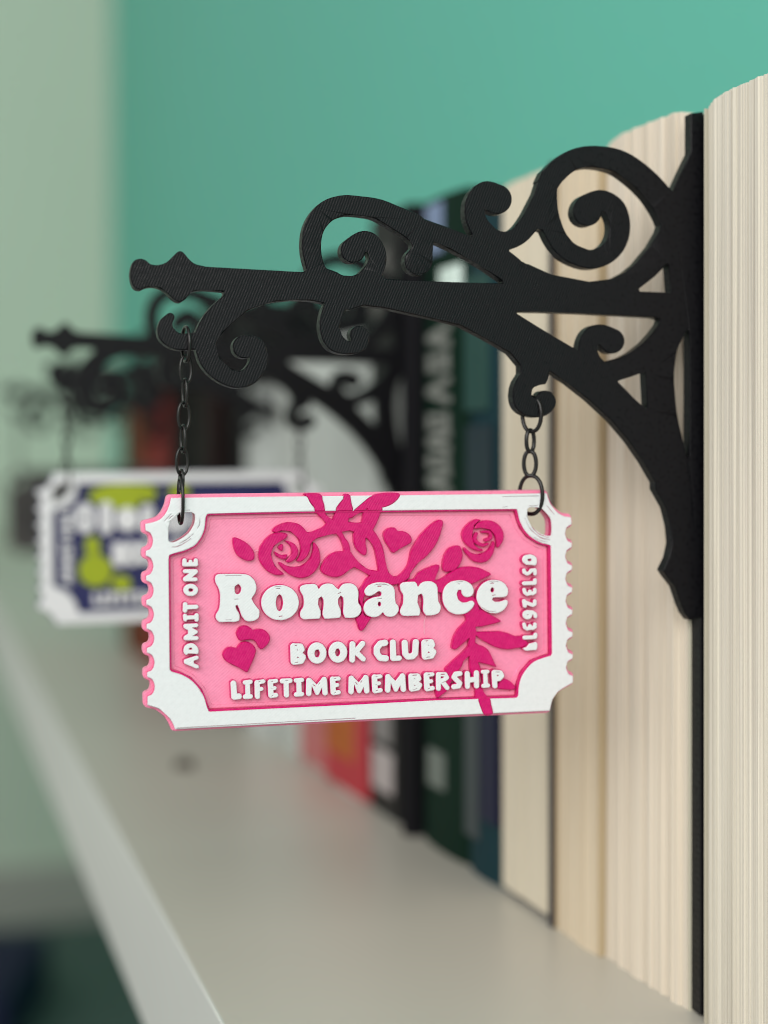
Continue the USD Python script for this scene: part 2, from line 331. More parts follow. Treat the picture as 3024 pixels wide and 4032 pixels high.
def frame_outline():
    left, right = [], []
    def scallop(p, q, depth, sign):
        p, q = np.array(p, float), np.array(q, float); out = []
        for t in np.linspace(0, 1, 21)[:-1]:
            # narrow rounded tooth between round bites
            b = math.sqrt(max(0.0, 1 - ((t - 0.5) / 0.40) ** 2))
            out.append(p + (q - p) * t + np.array([sign * depth * b, 0]))
        return out
    ly = [2080, 2179, 2277, 2372, 2467, 2561, 2657, 2752]
    for a, b in zip(ly[:-1], ly[1:]): left += scallop((573 + (a - 2080) * 0.012, a), (573 + (b - 2080) * 0.012, b), 29, 1)
    ry = [2056, 2146, 2235, 2322, 2410, 2498, 2585, 2670]
    for a, b in zip(ry[:-1], ry[1:]): right += scallop((2252 + (a - 2056) * 0.008, a), (2252 + (b - 2056) * 0.008, b), 26, -1)
    tl = [(571, 2063), (600, 2057), (630, 2045), (652, 2022), (667, 1990), (673, 1961)]
    tr = [(2154, 1942), (2160, 1966), (2172, 1990), (2192, 2014), (2218, 2031), (2249, 2037)]
    br = [(2257, 2688), (2214, 2712), (2188, 2735), (2174, 2762), (2166, 2799)]
    bl = [(690, 2872), (679, 2846), (657, 2817), (625, 2791), (581, 2777)]
    pts = [tuple(p) for p in cr(tl, False, 4)] + [(900, 1957.5), (1579, 1950), (1900, 1946)] + [tuple(p) for p in cr(tr, False, 4)] + [tuple(p) for p in right] + [(2257, 2670)] + \
          [tuple(p) for p in cr(br, False, 4)] + [(1400, 2835)] + [tuple(p) for p in cr(bl, False, 4)] + [(581, 2752)] + [tuple(p) for p in left[::-1]]
    return Polygon(pts).buffer(0).buffer(-5).buffer(11).buffer(-6)
PX_OUT = frame_outline()
def arc(pts): return [tuple(p) for p in cr(pts, False, 5)]
PX_IN = Polygon([(826, 2022), (1232, 2013), (1563, 2010), (2030, 2004)] + arc([(2036, 2006), (2041, 2025), (2051, 2059), (2078, 2102), (2121, 2133), (2160, 2144)]) + [(2170, 2148), (2172, 2300), (2175, 2575)] +
                arc([(2170, 2583), (2145, 2590), (2100, 2609), (2062, 2653), (2046, 2696), (2042, 2740)]) + [(2036, 2748), (1725, 2758), (1400, 2775), (1042, 2792), (822, 2803)] +
                arc([(815, 2785), (798, 2734), (760, 2685), (717, 2658), (676, 2645)]) + [(669, 2636), (668, 2571), (665, 2205), (665, 2188)] + arc([(680, 2180), (733, 2165), (775, 2140), (803, 2090), (810, 2040), (813, 2026)])).buffer(0).buffer(-7).buffer(14).buffer(-7)
HOLE1 = K1.spline([(935, 548), (1080, 545), (1205, 548), (1252, 585), (1262, 680), (1230, 820), (1120, 990), (950, 1120), (800, 1188), (715, 1180), (685, 1130), (690, 880), (720, 750), (800, 660), (895, 590)])
HOLE2 = K2.spline([(535, 618), (640, 613), (745, 618), (830, 665), (930, 775), (985, 880), (997, 1050), (985, 1175), (935, 1192), (800, 1160), (650, 1050), (560, 930), (510, 790), (508, 670)])

def romance():
    L = []
    R = R1.spline([(35, 130), (60, 97), (120, 83), (300, 82), (480, 83), (580, 105), (650, 160), (695, 235), (705, 320), (688, 395), (632, 472), (655, 545), (700, 610), (745, 660), (757, 715), (748, 785), (700, 835), (620, 858), (560, 858), (505, 835),
                   (430, 845), (395, 858), (340, 868), (240, 866), (130, 872), (70, 848), (40, 795), (48, 740), (85, 680), (105, 600), (112, 500), (108, 400), (85, 310), (45, 240), (30, 180)])
    R = R.difference(R1.spline([(368, 602), (392, 594), (418, 635), (440, 700), (468, 775), (510, 838), (505, 900), (420, 900), (432, 800), (420, 725), (378, 660)])).difference(R1.spline([(352, 300), (390, 256), (430, 262), (457, 312), (450, 370), (420, 408), (380, 412), (357, 380)]))
    L.append(R)
    L.append(R1.ell(1092, 552, 308, 288).difference(R1.ell(1083, 555, 58, 135)))
    m = R2.spline([(-161, 335), (-143, 285), (-85, 258), (30, 246), (88, 250), (122, 280), (150, 328), (190, 277), (250, 246), (340, 240), (392, 265), (432, 308), (474, 330), (510, 282), (560, 245), (640, 236), (710, 248), (762, 290), (790, 350), (796, 430), (790, 515),
                   (806, 572), (838, 625), (838, 700), (800, 760), (740, 795), (650, 803), (560, 800), (430, 806), (300, 816), (200, 815), (100, 820), (-76, 826), (-138, 800), (-158, 740), (-140, 680), (-105, 620), (-95, 540), (-107, 450), (-140, 390)])
    m = m.difference(R2.spline([(180, 455), (214, 480), (228, 560), (222, 640), (213, 700), (215, 760), (245, 822), (240, 850), (150, 850), (160, 815), (180, 755), (178, 690), (160, 640), (140, 570), (144, 500)]))
    m = m.difference(R2.spline([(508, 442), (544, 475), (553, 560), (550, 640), (549, 720), (575, 792), (590, 840), (460, 840), (485, 805), (510, 760), (508, 690), (490, 630), (467, 560), (471, 490)]))
    L.append(m)
    a = R2.spline([(893, 365), (915, 318), (970, 265), (1060, 230), (1160, 220), (1270, 235), (1350, 277), (1385, 335), (1393, 410), (1392, 500), (1410, 560), (1450, 612), (1452, 680), (1420, 740), (1360, 780), (1285, 783), (1232, 757), (1195, 714), (1150, 757), (1090, 787), (1010, 787), (930, 750), (885, 680),
                   (885, 610), (910, 550), (970, 500), (1060, 463), (1130, 452), (1163, 438), (1172, 398), (1145, 367), (1108, 375), (1058, 412), (1000, 438), (940, 438), (905, 408)]).difference(R2.ell(1140, 575, 26, 40))
    L.append(a)
    n = R3.spline([(-145, 282), (-128, 245), (-80, 220), (40, 212), (98, 213), (130, 243), (152, 293), (200, 237), (260, 208), (350, 203), (420, 230), (462, 282), (472, 350), (474, 470), (490, 540), (520, 592), (522, 660), (490, 720), (430, 750), (340, 763), (260, 765), (150, 768), (-60, 770), (-120, 750), (-142, 690), (-122, 630), (-92, 560), (-90, 430), (-128, 360)])
    n = n.difference(R3.spline([(190, 408), (224, 430), (238, 490), (240, 560), (234, 640), (242, 700), (285, 765), (280, 800), (160, 800), (172, 765), (186, 715), (185, 655), (165, 600), (145, 530), (152, 445)]))
    L.append(n)
    L.append(R3.spline([(557, 400), (570, 340), (610, 270), (690, 212), (800, 188), (900, 192), (990, 230), (1045, 290), (1062, 360), (1045, 420), (1000, 455), (940, 460), (895, 440), (866, 400), (858, 352), (830, 340), (800, 360), (787, 410), (800, 480), (840, 530), (890, 550), (950, 545), (1000, 525), (1040, 523), (1068, 550), (1068, 590), (1030, 650), (960, 710), (870, 742), (770, 742), (670, 705), (600, 630), (562, 540), (553, 460)]))
    L.append(R3.spline([(1110, 440), (1130, 350), (1190, 260), (1280, 200), (1380, 178), (1480, 190), (1560, 235), (1610, 300), (1625, 370), (1615, 422), (1580, 455), (1500, 465), (1405, 465), (1370, 482), (1370, 512), (1400, 532), (1470, 537), (1530, 523), (1580, 505), (1615, 520), (1618, 560), (1590, 630), (1520, 695), (1430, 725), (1330, 718), (1220, 665), (1150, 590), (1115, 510)]).difference(R3.ell(1365, 345, 30, 42)))
    return L
def ln(c, *segs): return union_all([c.line(p, r) for p, r in segs])
def lifetime():
    c = L1
    return [ln(c, ([(137, 178), (148, 358)], 40), ([(148, 360), (210, 354)], 42)),
            ln(c, ([(293, 166), (370, 156)], 30), ([(330, 165), (333, 355)], 34), ([(298, 360), (370, 354)], 33)),
            ln(c, ([(460, 168), (465, 355)], 37), ([(460, 166), (543, 150)], 29), ([(465, 262), (520, 252)], 28)),
            ln(c, ([(640, 158), (648, 340)], 37), ([(640, 152), (718, 143)], 29), ([(650, 245), (700, 240)], 27), ([(650, 348), (716, 336)], 32)),
            ln(c, ([(802, 146), (908, 140)], 34), ([(855, 150), (860, 335)], 37)),
            ln(c, ([(988, 138), (1070, 130)], 30), ([(1028, 140), (1032, 320)], 36), ([(990, 330), (1070, 322)], 31)),
            ln(c, ([(1165, 138), (1162, 315)], 38), ([(1170, 138), (1272, 240)], 34), ([(1278, 240), (1370, 125)], 34), ([(1372, 125), (1385, 305)], 38), ([(1232, 200), (1278, 308), (1328, 190)], 30)),
            ln(c, ([(1487, 120), (1497, 300)], 37), ([(1487, 116), (1570, 112)], 29), ([(1500, 205), (1552, 199)], 28), ([(1500, 309), (1570, 298)], 31))]
def membership():
    c = L2
    def M(dx, dy): return ln(c, ([(108 + dx, 150 + dy), (105 + dx, 278 + dy)], 27), ([(108 + dx, 148 + dy), (182 + dx, 225 + dy)], 24), ([(182 + dx, 225 + dy), (246 + dx, 143 + dy)], 24), ([(246 + dx, 143 + dy), (256 + dx, 270 + dy)], 27), ([(152 + dx, 195 + dy), (184 + dx, 274 + dy), (222 + dx, 190 + dy)], 21))
    def E(dx, dy): return ln(c, ([(330 + dx, 138 + dy), (335 + dx, 265 + dy)], 27), ([(330 + dx, 135 + dy), (387 + dx, 131 + dy)], 20), ([(335 + dx, 203 + dy), (376 + dx, 197 + dy)], 19), ([(335 + dx, 274 + dy), (388 + dx, 264 + dy)], 22))
    return [M(0, 0), E(0, 0), M(352, -15),
            ln(c, ([(682, 130), (688, 250)], 27), ([(690, 128), (745, 126), (757, 152), (720, 182)], 24), ([(715, 185), (764, 215), (748, 242), (690, 254)], 25)),
            E(500, -20),
            ln(c, ([(945, 113), (945, 247)], 24), ([(950, 111), (1008, 111), (1026, 142), (990, 172)], 21), ([(975, 172), (1029, 240)], 23)),
            ln(c, ([(1152, 104), (1110, 109), (1094, 138), (1120, 166), (1150, 194), (1140, 224), (1092, 232)], 24)),
            ln(c, ([(1222, 104), (1225, 228)], 25), ([(1310, 97), (1312, 222)], 25), ([(1222, 166), (1310, 160)], 25)),
            ln(c, ([(1372, 87), (1416, 85)], 19), ([(1395, 90), (1400, 215)], 21), ([(1377, 223), (1422, 219)], 20)),
            ln(c, ([(1480, 95), (1488, 222)], 25), ([(1482, 92), (1540, 96), (1554, 124), (1530, 152), (1485, 155)], 24))]
def bookclub():
    c = L3
    return [ln(c, ([(100, 125), (105, 280)], 38), ([(100, 122), (170, 122), (184, 152), (150, 190)], 32), ([(150, 195), (196, 235), (178, 275), (105, 284)], 33)),
            c.ell(345, 192, 100, 113).difference(c.ell(347, 196, 28, 42)), c.ell(565, 183, 99, 112).difference(c.ell(563, 186, 26, 41)),
            ln(c, ([(719, 97), (716, 264)], 31), ([(740, 192), (826, 92)], 29), ([(752, 178), (832, 254)], 29)),
            ln(c, ([(1062, 84), (1012, 94), (976, 140), (976, 195), (1010, 243), (1070, 248)], 34)),
            ln(c, ([(1145, 80), (1148, 246)], 32), ([(1150, 250), (1212, 246)], 28)),
            ln(c, ([(1270, 84), (1276, 200), (1302, 230), (1352, 227), (1380, 195), (1387, 76)], 33)),
            ln(c, ([(1480, 84), (1485, 226)], 36), ([(1485, 80), (1548, 75), (1560, 104), (1530, 135)], 31), ([(1530, 140), (1573, 180), (1552, 220), (1485, 232)], 32))]
def admit():
    c = L4
    return [ln(c, ([(250, 2035), (458, 1972)], 38), ([(250, 2055), (462, 2142)], 38), ([(370, 2010), (370, 2090)], 34)),
            c.spline([(205, 1830), (230, 1750), (300, 1705), (380, 1700), (450, 1740), (490, 1810), (490, 1880), (460, 1905), (380, 1890), (300, 1895), (265, 1922), (218, 1890)]).difference(c.ell(340, 1803, 33, 20)),
            ln(c, ([(240, 1370), (450, 1358)], 38), ([(245, 1604), (455, 1600)], 40), ([(245, 1390), (445, 1482)], 36), ([(445, 1482), (250, 1585)], 36), ([(330, 1400), (330, 1570)], 40)),
            ln(c, ([(235, 1178), (240, 1246)], 40), ([(240, 1212), (450, 1206)], 40), ([(455, 1168), (456, 1250)], 42)),
            ln(c, ([(238, 963), (235, 1075)], 45), ([(250, 1015), (450, 1008)], 42)),
            c.ell(343, 690, 142, 118).difference(c.ell(345, 690, 45, 33)),
            ln(c, ([(230, 335), (440, 332)], 38), ([(235, 488), (440, 488)], 38), ([(435, 340), (240, 485)], 46)),
            ln(c, ([(218, 207), (447, 202)], 40), ([(222, 205), (225, 130)], 42), ([(340, 200), (340, 150)], 36), ([(442, 195), (440, 130)], 42))]
def number():
    c = L5
    return [c.spline([(185, 215), (215, 150), (290, 120), (380, 120), (450, 160), (476, 215), (462, 325), (360, 328), (270, 320), (205, 275)]).difference(c.ell(332, 225, 38, 26)),
            ln(c, ([(442, 500), (440, 425), (365, 432), (335, 478), (285, 503), (228, 470), (222, 428)], 36)),
            ln(c, ([(222, 690), (440, 682)], 40), ([(436, 680), (442, 628)], 40)),
            ln(c, ([(225, 815), (240, 875), (290, 905), (345, 885), (400, 892), (440, 862), (438, 815)], 37), ([(340, 850), (340, 890)], 38)),
            ln(c, ([(225, 1042), (240, 1132)], 42), ([(240, 1062), (330, 1095), (395, 1122), (436, 1100), (438, 1042)], 38)),
            union_all([c.ell(290, 1312, 98, 94), ln(c, ([(290, 1258), (390, 1262), (445, 1300), (450, 1345)], 38))]).difference(c.ell(296, 1310, 13, 9)),
            ln(c, ([(225, 1500), (240, 1565), (290, 1592), (345, 1572), (400, 1578), (442, 1548), (440, 1500)], 37), ([(340, 1535), (340, 1580)], 38)),
            ln(c, ([(232, 1765), (440, 1756)], 40), ([(440, 1755), (452, 1704)], 40)),
            c.spline([(203, 1978), (270, 1950), (325, 1885), (390, 1870), (445, 1850), (482, 1875), (486, 1960), (460, 2010), (360, 2015), (280, 2028), (228, 2010)])]
def floral():
    """(name, outline) of each magenta motif"""
    out = []
    leaf = lambda c, p: out.append(('leaf', c.spline(p)))
    leaf(F1, [(80, 415), (125, 400), (200, 430), (290, 480), (360, 540), (415, 620), (435, 690), (425, 755), (370, 785), (290, 780), (210, 740), (140, 680), (95, 580), (78, 490)])
    pet = lambda c, p: out.append(('rose_petal', c.spline(p)))
    pet(F1, [(740, 335), (850, 318), (950, 335), (975, 375), (930, 430), (850, 470), (770, 530), (720, 610), (710, 690), (740, 800), (800, 900), (900, 980), (905, 1010), (850, 1022), (750, 1010), (640, 950), (560, 860), (505, 750), (500, 650), (530, 540), (600, 440), (680, 368)])
    pet(F1, [(1395, 485), (1440, 510), (1490, 600), (1510, 720), (1500, 830), (1440, 940), (1340, 1030), (1220, 1065), (1110, 1055), (990, 1000), (900, 920), (840, 850), (830, 815), (870, 810), (930, 850), (1030, 880), (1130, 880), (1230, 850), (1320, 770), (1370, 680), (1392, 580)])
    pet(F1, [(940, 450), (1020, 470), (1100, 520), (1145, 600), (1145, 680), (1100, 760), (1000, 815), (945, 790), (980, 740), (1030, 680), (1040, 610), (1010, 530), (950, 480)])
    pet(F1, [(760, 632), (830, 670), (900, 690), (965, 680), (960, 735), (925, 762), (850, 745), (780, 700)])
    pet(F1, [(820, 560), (880, 510), (905, 540), (900, 600), (880, 625), (840, 600)])
    spray = [F1.spline([(725, 290), (770, 230), (860, 180), (980, 150), (1090, 160), (1180, 195), (1250, 260), (1300, 315), (1400, 330), (1430, 430), (1380, 470), (1352, 540), (1340, 620), (1290, 720), (1210, 790), (1150, 800), (1125, 778), (1170, 700), (1190, 600), (1180, 520), (1150, 430), (1080, 350), (1000, 307), (900, 290), (780, 325)]),
             F2.spline([(75, 105), (130, 93), (250, 90), (330, 97), (365, 130), (372, 200), (400, 280), (415, 380), (470, 470), (560, 540), (500, 620), (440, 590), (400, 530), (330, 470), (260, 390), (240, 320), (180, 250), (135, 160)]),
             F2.spline([(730, 112), (778, 98), (822, 118), (832, 180), (850, 280), (868, 360), (830, 480), (760, 620), (600, 640), (540, 560), (570, 470), (600, 380), (620, 300), (680, 230), (720, 180)]),
             F2.spline([(800, 470), (900, 370), (1060, 230), (1150, 160), (1280, 102), (1450, 82), (1600, 85), (1645, 110), (1600, 190), (1520, 260), (1420, 305), (1300, 330), (1100, 345), (1040, 400), (940, 440), (860, 500)]),
             F2.spline([(1050, 400), (1150, 340), (1340, 330), (1330, 430), (1290, 540), (1240, 640), (1180, 720), (1080, 700), (1020, 600), (1040, 500)]),
             F2.spline([(440, 590), (560, 520), (700, 520), (830, 560), (950, 575), (1040, 570), (1120, 620), (1200, 680), (1260, 770), (1150, 790), (1080, 800), (900, 735), (850, 712), (720, 720), (650, 740), (560, 770), (500, 700), (420, 640)]),
             F2.spline([(100, 735), (200, 725), (350, 665), (450, 610), (560, 650), (580, 740), (500, 770), (400, 800), (280, 840), (200, 880), (130, 830)]),
             F2.spline([(720, 1040), (600, 1050), (500, 1100), (420, 1180), (365, 1280), (355, 1350), (400, 1410), (500, 1455), (610, 1470), (720, 1430), (820, 1350), (900, 1310), (960, 1260), (900, 1150), (830, 1060)]),
             F2.spline([(590, 740), (690, 720), (750, 820), (810, 900), (840, 1010), (830, 1070), (740, 1050), (725, 980), (690, 880), (640, 790)]),
             F2.spline([(850, 1060), (880, 1100), (960, 1200), (1050, 1280), (1150, 1340), (1300, 1370), (1330, 1460), (1180, 1460), (1100, 1410), (1000, 1350), (900, 1300), (830, 1180)]),
             F2.spline([(900, 740), (1040, 740), (1090, 820), (1090, 920), (1110, 1010), (1100, 1090), (1070, 1112), (1010, 1080), (940, 1010), (900, 920), (890, 830)]),
             F2.spline([(1070, 790), (1150, 700), (1230, 720), (1290, 800), (1350, 920), (1390, 1050), (1410, 1160), (1430, 1280), (1480, 1400), (1560, 1452), (1640, 1450), (1640, 1560), (1330, 1560), (1300, 1400), (1290, 1300), (1260, 1130), (1230, 1000), (1170, 890), (1110, 830)]),
             R2.spline([(960, 140), (1100, 120), (1250, 200), (1000, 280), (920, 400), (890, 500), (880, 620), (900, 760), (1010, 800), (960, 890), (900, 985), (850, 1018), (812, 980), (790, 900), (770, 820), (850, 740), (850, 620), (800, 480), (820, 350), (890, 240)]),
             F3.spline([(780, 83), (825, 112), (800, 230), (760, 340), (700, 440), (620, 530), (540, 590), (480, 660), (430, 730), (400, 800), (250, 870), (60, 850), (90, 760), (200, 772), (260, 770), (330, 720), (390, 640), (415, 560), (435, 460), (470, 390), (540, 280), (620, 190), (700, 120)]),
             F3.spline([(400, 810), (470, 800), (530, 720), (620, 670), (740, 628), (778, 640), (770, 700), (735, 770), (715, 830), (600, 880), (450, 870)]),
             F3.spline([(740, 830), (830, 780), (920, 715), (1020, 665), (1140, 648), (1260, 665), (1340, 700), (1402, 737), (1370, 770), (1280, 810), (1180, 860), (1000, 900), (780, 880)]),
             R3.spline([(0, 190), (450, 190), (640, 180), (700, 260), (800, 330), (1000, 430), (1090, 480), (1150, 620), (1050, 760), (950, 780), (850, 700), (700, 560), (600, 430), (480, 380), (300, 330), (0, 300)]),
             F4.spline([(580, 0), (700, 0), (690, 100), (650, 250), (660, 420), (645, 560), (650, 700), (690, 900), (730, 1020), (705, 1300), (690, 1480), (640, 1480), (640, 1330), (560, 1050), (550, 900), (545, 740), (530, 600), (560, 450), (500, 320), (492, 180), (470, 110)]),
             F4.spline([(600, 60), (740, 50), (850, 110), (950, 160), (1050, 220), (1050, 250), (950, 280), (820, 310), (700, 330), (600, 280)]),
             F4.spline([(520, 220), (440, 290), (360, 370), (300, 470), (265, 590), (260, 680), (320, 700), (390, 650), (470, 580), (535, 520), (600, 400)]),
             F4.spline([(640, 420), (760, 410), (900, 405), (1050, 402), (1180, 430), (1300, 480), (1400, 480), (1480, 560), (1500, 600), (1430, 660), (1320, 680), (1200, 700), (1070, 690), (940, 650), (830, 590), (700, 510)]),
             F4.spline([(600, 580), (700, 620), (800, 660), (870, 730), (920, 830), (960, 920), (985, 985), (900, 960), (780, 930), (690, 900), (600, 800)]),
             F4.spline([(560, 620), (500, 680), (420, 760), (330, 840), (240, 920), (150, 1020), (200, 1080), (330, 1070), (420, 980), (460, 880), (560, 780)]),
             F4.spline([(180, 1040), (330, 1050), (240, 1250), (190, 1370), (100, 1440), (40, 1490), (5, 1470), (0, 1350), (90, 1180)]),
             F4.spline([(680, 1330), (760, 1340), (800, 1420), (870, 1500), (890, 1600), (915, 1700), (910, 1760), (850, 1785), (780, 1760), (740, 1680), (700, 1580), (685, 1480)])]
    for p in polys(union_all(spray).buffer(1.2).buffer(-1.2)): out.append(('flower_spray', p))
    leaf(F4, [(1000, 1330), (1060, 1200), (1130, 1180), (1200, 1210), (1270, 1270), (1300, 1330), (1250, 1360), (1130, 1355)])
    out.append(('heart', F3.spline([(100, 270), (120, 215), (180, 178), (240, 180), (280, 220), (340, 220), (410, 255), (445, 315), (430, 365), (370, 400), (300, 435), (240, 480), (200, 475), (170, 420), (125, 350)])))
    leaf(F3, [(820, 680), (820, 590), (850, 490), (900, 425), (980, 395), (1030, 405), (1055, 470), (1060, 540), (1030, 620), (970, 690), (880, 715), (835, 705)])
    pet(F3, [(1280, 88), (1230, 75), (1160, 105), (1090, 170), (1055, 240), (1060, 310), (1090, 370), (1160, 430), (1240, 462), (1300, 460), (1295, 435), (1250, 425), (1205, 380), (1185, 320), (1180, 260), (1192, 200), (1205, 150), (1240, 112)])
    pet(F3, [(1205, 192), (1222, 145), (1275, 105), (1350, 88), (1430, 100), (1500, 145), (1545, 210), (1560, 280), (1545, 350), (1500, 415), (1472, 410), (1465, 330), (1440, 260), (1390, 208), (1300, 187), (1245, 192)])
    pet(F3, [(1075, 428), (1092, 420), (1150, 472), (1230, 500), (1310, 485), (1380, 435), (1430, 345), (1450, 380), (1445, 450), (1410, 530), (1350, 590), (1270, 605), (1190, 585), (1120, 520), (1080, 460)])
    out.append(('rose_petal', F3.stroke([(1228, 252, 20), (1207, 310, 24), (1240, 365, 24), (1310, 392, 20), (1365, 375, 14)])))
    out.append(('rose_petal', F3.stroke([(1300, 232, 14), (1385, 235, 18), (1402, 300, 20), (1345, 330, 22)])))
    out.append(('heart', F5.spline([(160, 590), (180, 520), (240, 460), (310, 450), (385, 465), (440, 400), (520, 365), (610, 380), (670, 430), (705, 500), (690, 590), (650, 690), (600, 800), (560, 865), (510, 845), (420, 790), (310, 740), (210, 680)])))
    out.append(('heart', F5.spline([(385, 240), (410, 160), (480, 105), (560, 105), (620, 140), (660, 175), (720, 160), (810, 160), (880, 200), (930, 270), (930, 350), (880, 430), (800, 490), (750, 460), (700, 370), (630, 330), (500, 345), (430, 340)])))
    return out
def slits():
    s = [K1.stroke([(595, 735, 4), (660, 660, 6), (745, 575, 4)]), K1.stroke([(690, 690, 4), (740, 640, 6), (790, 605, 4)]), K1.line([(1040, 495), (1150, 495)], 4),
         K1.stroke([(755, 1295, 4), (880, 1285, 7), (1050, 1200, 6), (1180, 1110, 4)]), K1.stroke([(915, 1218, 4), (1060, 1150, 6), (1230, 1010, 4)]), K1.stroke([(1372, 680, 4), (1365, 800, 6), (1310, 900, 4)]),
         K2.line([(0, 392), (740, 382)], 4), K2.line([(540, 583), (720, 577)], 4), K2.line([(0, 606), (100, 602)], 4), K2.stroke([(905, 575, 4), (980, 670, 6), (1060, 765, 4)]),
         K2.stroke([(490, 780, 3), (600, 1000, 6), (740, 1150, 7), (950, 1235, 4)]), K2.stroke([(455, 830, 3), (560, 1040, 5), (760, 1220, 7), (970, 1278, 4)]), K2.stroke([(640, 1220, 3), (760, 1285, 5), (920, 1322, 3)]),
         R1.line([(200, 112), (460, 110)], 4), R1.line([(345, 497), (410, 497)], 4), R1.line([(200, 836), (295, 836)], 3), R1.line([(1005, 297), (1110, 292)], 4), R1.line([(1025, 327), (1090, 322)], 5), R1.line([(1080, 775), (1125, 773)], 7),
         R2.line([(1115, 285), (1168, 285)], 8), R2.line([(465, 405), (508, 388)], 6), R2.stroke([(1060, 268, 3), (1160, 248, 5), (1290, 270, 3)]), R2.line([(1110, 491), (1175, 487)], 4),
         R3.line([(800, 247), (832, 247)], 5), R3.line([(780, 216), (880, 214)], 3), R3.line([(1340, 235), (1392, 233)], 7), R3.line([(1368, 433), (1415, 428)], 6), R3.stroke([(1200, 630, 3), (1290, 690, 5), (1420, 700, 3)]), R3.line([(1325, 205), (1470, 208)], 3),
         NP.line([(700, 2866), (1400, 2829)], 1.0), NP.line([(1150, 2016), (1226, 2015)], 1.0)]
    return union_all(s)
SLITS = slits()
FLORAL = floral()
SPRAY_PX = union_all([p for n, p in FLORAL if n == 'flower_spray'])
WORDS = [romance(), bookclub(), lifetime(), membership(), admit(), number()]
# thin gaps between printed lines on the front skin of small letters
def skin_marks(c, pts): return [c.line([(x, y), (x + dx, y + dy)], r) for x, y, dx, dy, r in pts]
SMALL = union_all(skin_marks(L1, [(478, 158, 22, -4, 5), (655, 152, 22, -4, 5), (840, 142, 40, -2, 4), (1510, 115, 20, -2, 5), (1222, 195, 30, 22, 6), (1300, 190, 14, -20, 5), (660, 250, 8, 0, 4), (660, 350, 14, -8, 5), (1510, 310, 18, -8, 5)]) +
                  skin_marks(L2, [(343, 136, 14, -1, 4), (345, 210, 3, 0, 4), (345, 270, 14, -4, 4), (845, 116, 16, -2, 4), (845, 252, 14, -6, 4), (700, 121, 36, -2, 4), (972, 111, 30, 1, 5), (150, 190, 14, 20, 4), (200, 190, 8, -16, 4), (700, 258, 40, -8, 3), (1495, 90, 34, 0, 3), (988, 188, 24, -6, 4)]) +
                  skin_marks(L3, [(115, 114, 16, -2, 5), (138, 160, 2, 0, 5), (138, 240, 2, 0, 5), (115, 292, 30, -2, 4), (1495, 64, 16, -2, 5), (1518, 110, 2, 0, 4), (1518, 185, 2, 0, 6), (1500, 238, 30, -4, 4)]))
SMALL_RINGS = [L3.ell(345, 192, 66, 80).boundary.buffer(1.0), L3.ell(565, 183, 66, 80).boundary.buffer(1.0)]

def hump(g, z0, z1): return slab(g, z0, z1, 0.00022)
def build_ticket(path, m_base, m_frame, m_motif, motifs, words, holes=True, spray=None, detail=True):
    S = PB.shape
    white = PX_OUT.difference(PX_IN).difference(HOLE1).difference(HOLE2)
    if spray is not None: white = white.difference(spray.buffer(1.5))
    if detail: white = white.difference(SLITS.buffer(-0.3))
    base = PX_OUT.buffer(13 if detail else 3).difference(HOLE1.buffer(1.0)).difference(HOLE2.buffer(1.0))
    obj('base_plate', slab(S(base), -0.0046, FLOOR_Z, 0.00025), m_base, path, smooth=32)
    rim = PX_IN.buffer(-6.5).difference(PX_IN.buffer(-23).buffer(-10).buffer(10))
    obj('rim', slab(S(rim), FLOOR_Z - 0.0004, FLOOR_Z + 0.00022, 0.0002), m_base, path, smooth=32)
    under = PX_OUT.buffer(-0.6).difference(PX_IN.buffer(-6)).difference(HOLE1.buffer(0.6)).difference(HOLE2.buffer(0.6))
    if detail: obj('frame_underlayer', slab(S(under), FLOOR_Z - 0.0003, SKIN - 0.0001), m_motif, path, smooth=32)
    obj('frame', slab(S(white), FLOOR_Z - 0.0002 if not detail else SKIN - 0.0002, 0.0, 0.00018), m_frame, path, smooth=32)
    for name, g in motifs:
        g0 = g
        z = RAISE
        if name == 'flower_spray':
            on = g.intersection(PX_OUT.buffer(3).difference(PX_IN))
            obj('flower_tip', slab(S(on.buffer(0.1)), FLOOR_Z - 0.0003, -0.00002, 0.0002), m_motif, path, smooth=32)
        obj(name, hump(S(g0), FLOOR_Z - 0.0003, z), m_motif, path, smooth=32)
    for w in words:
        for g in w:
            if detail: g = g.difference(SLITS).difference(SMALL).difference(SMALL_RINGS[0]).difference(SMALL_RINGS[1]) if False else g
            if detail:
                top = g.difference(SLITS.buffer(-0.35)).difference(SMALL.buffer(-0.5))
                l = obj('letter', slab(S(top), SKIN - 0.0002, 0.0, 0.00016), m_frame, path, smooth=32)
                obj('letter_underlayer', slab(S(g.buffer(2.2)), FLOOR_Z - 0.0003, SKIN - 0.0001), m_motif, l, smooth=32)
            else:
                obj('letter', slab(S(g), FLOOR_Z - 0.0003, 0.0, 0.00016), m_frame, path, smooth=32)
t1 = thing('ticket_sign', PB.matrix(), label='pink and white printed ticket sign lettered Romance Book Club with magenta flowers', category='sign')
build_ticket(t1, M_pink, M_white, M_magenta, FLORAL, WORDS, spray=SPRAY_PX)
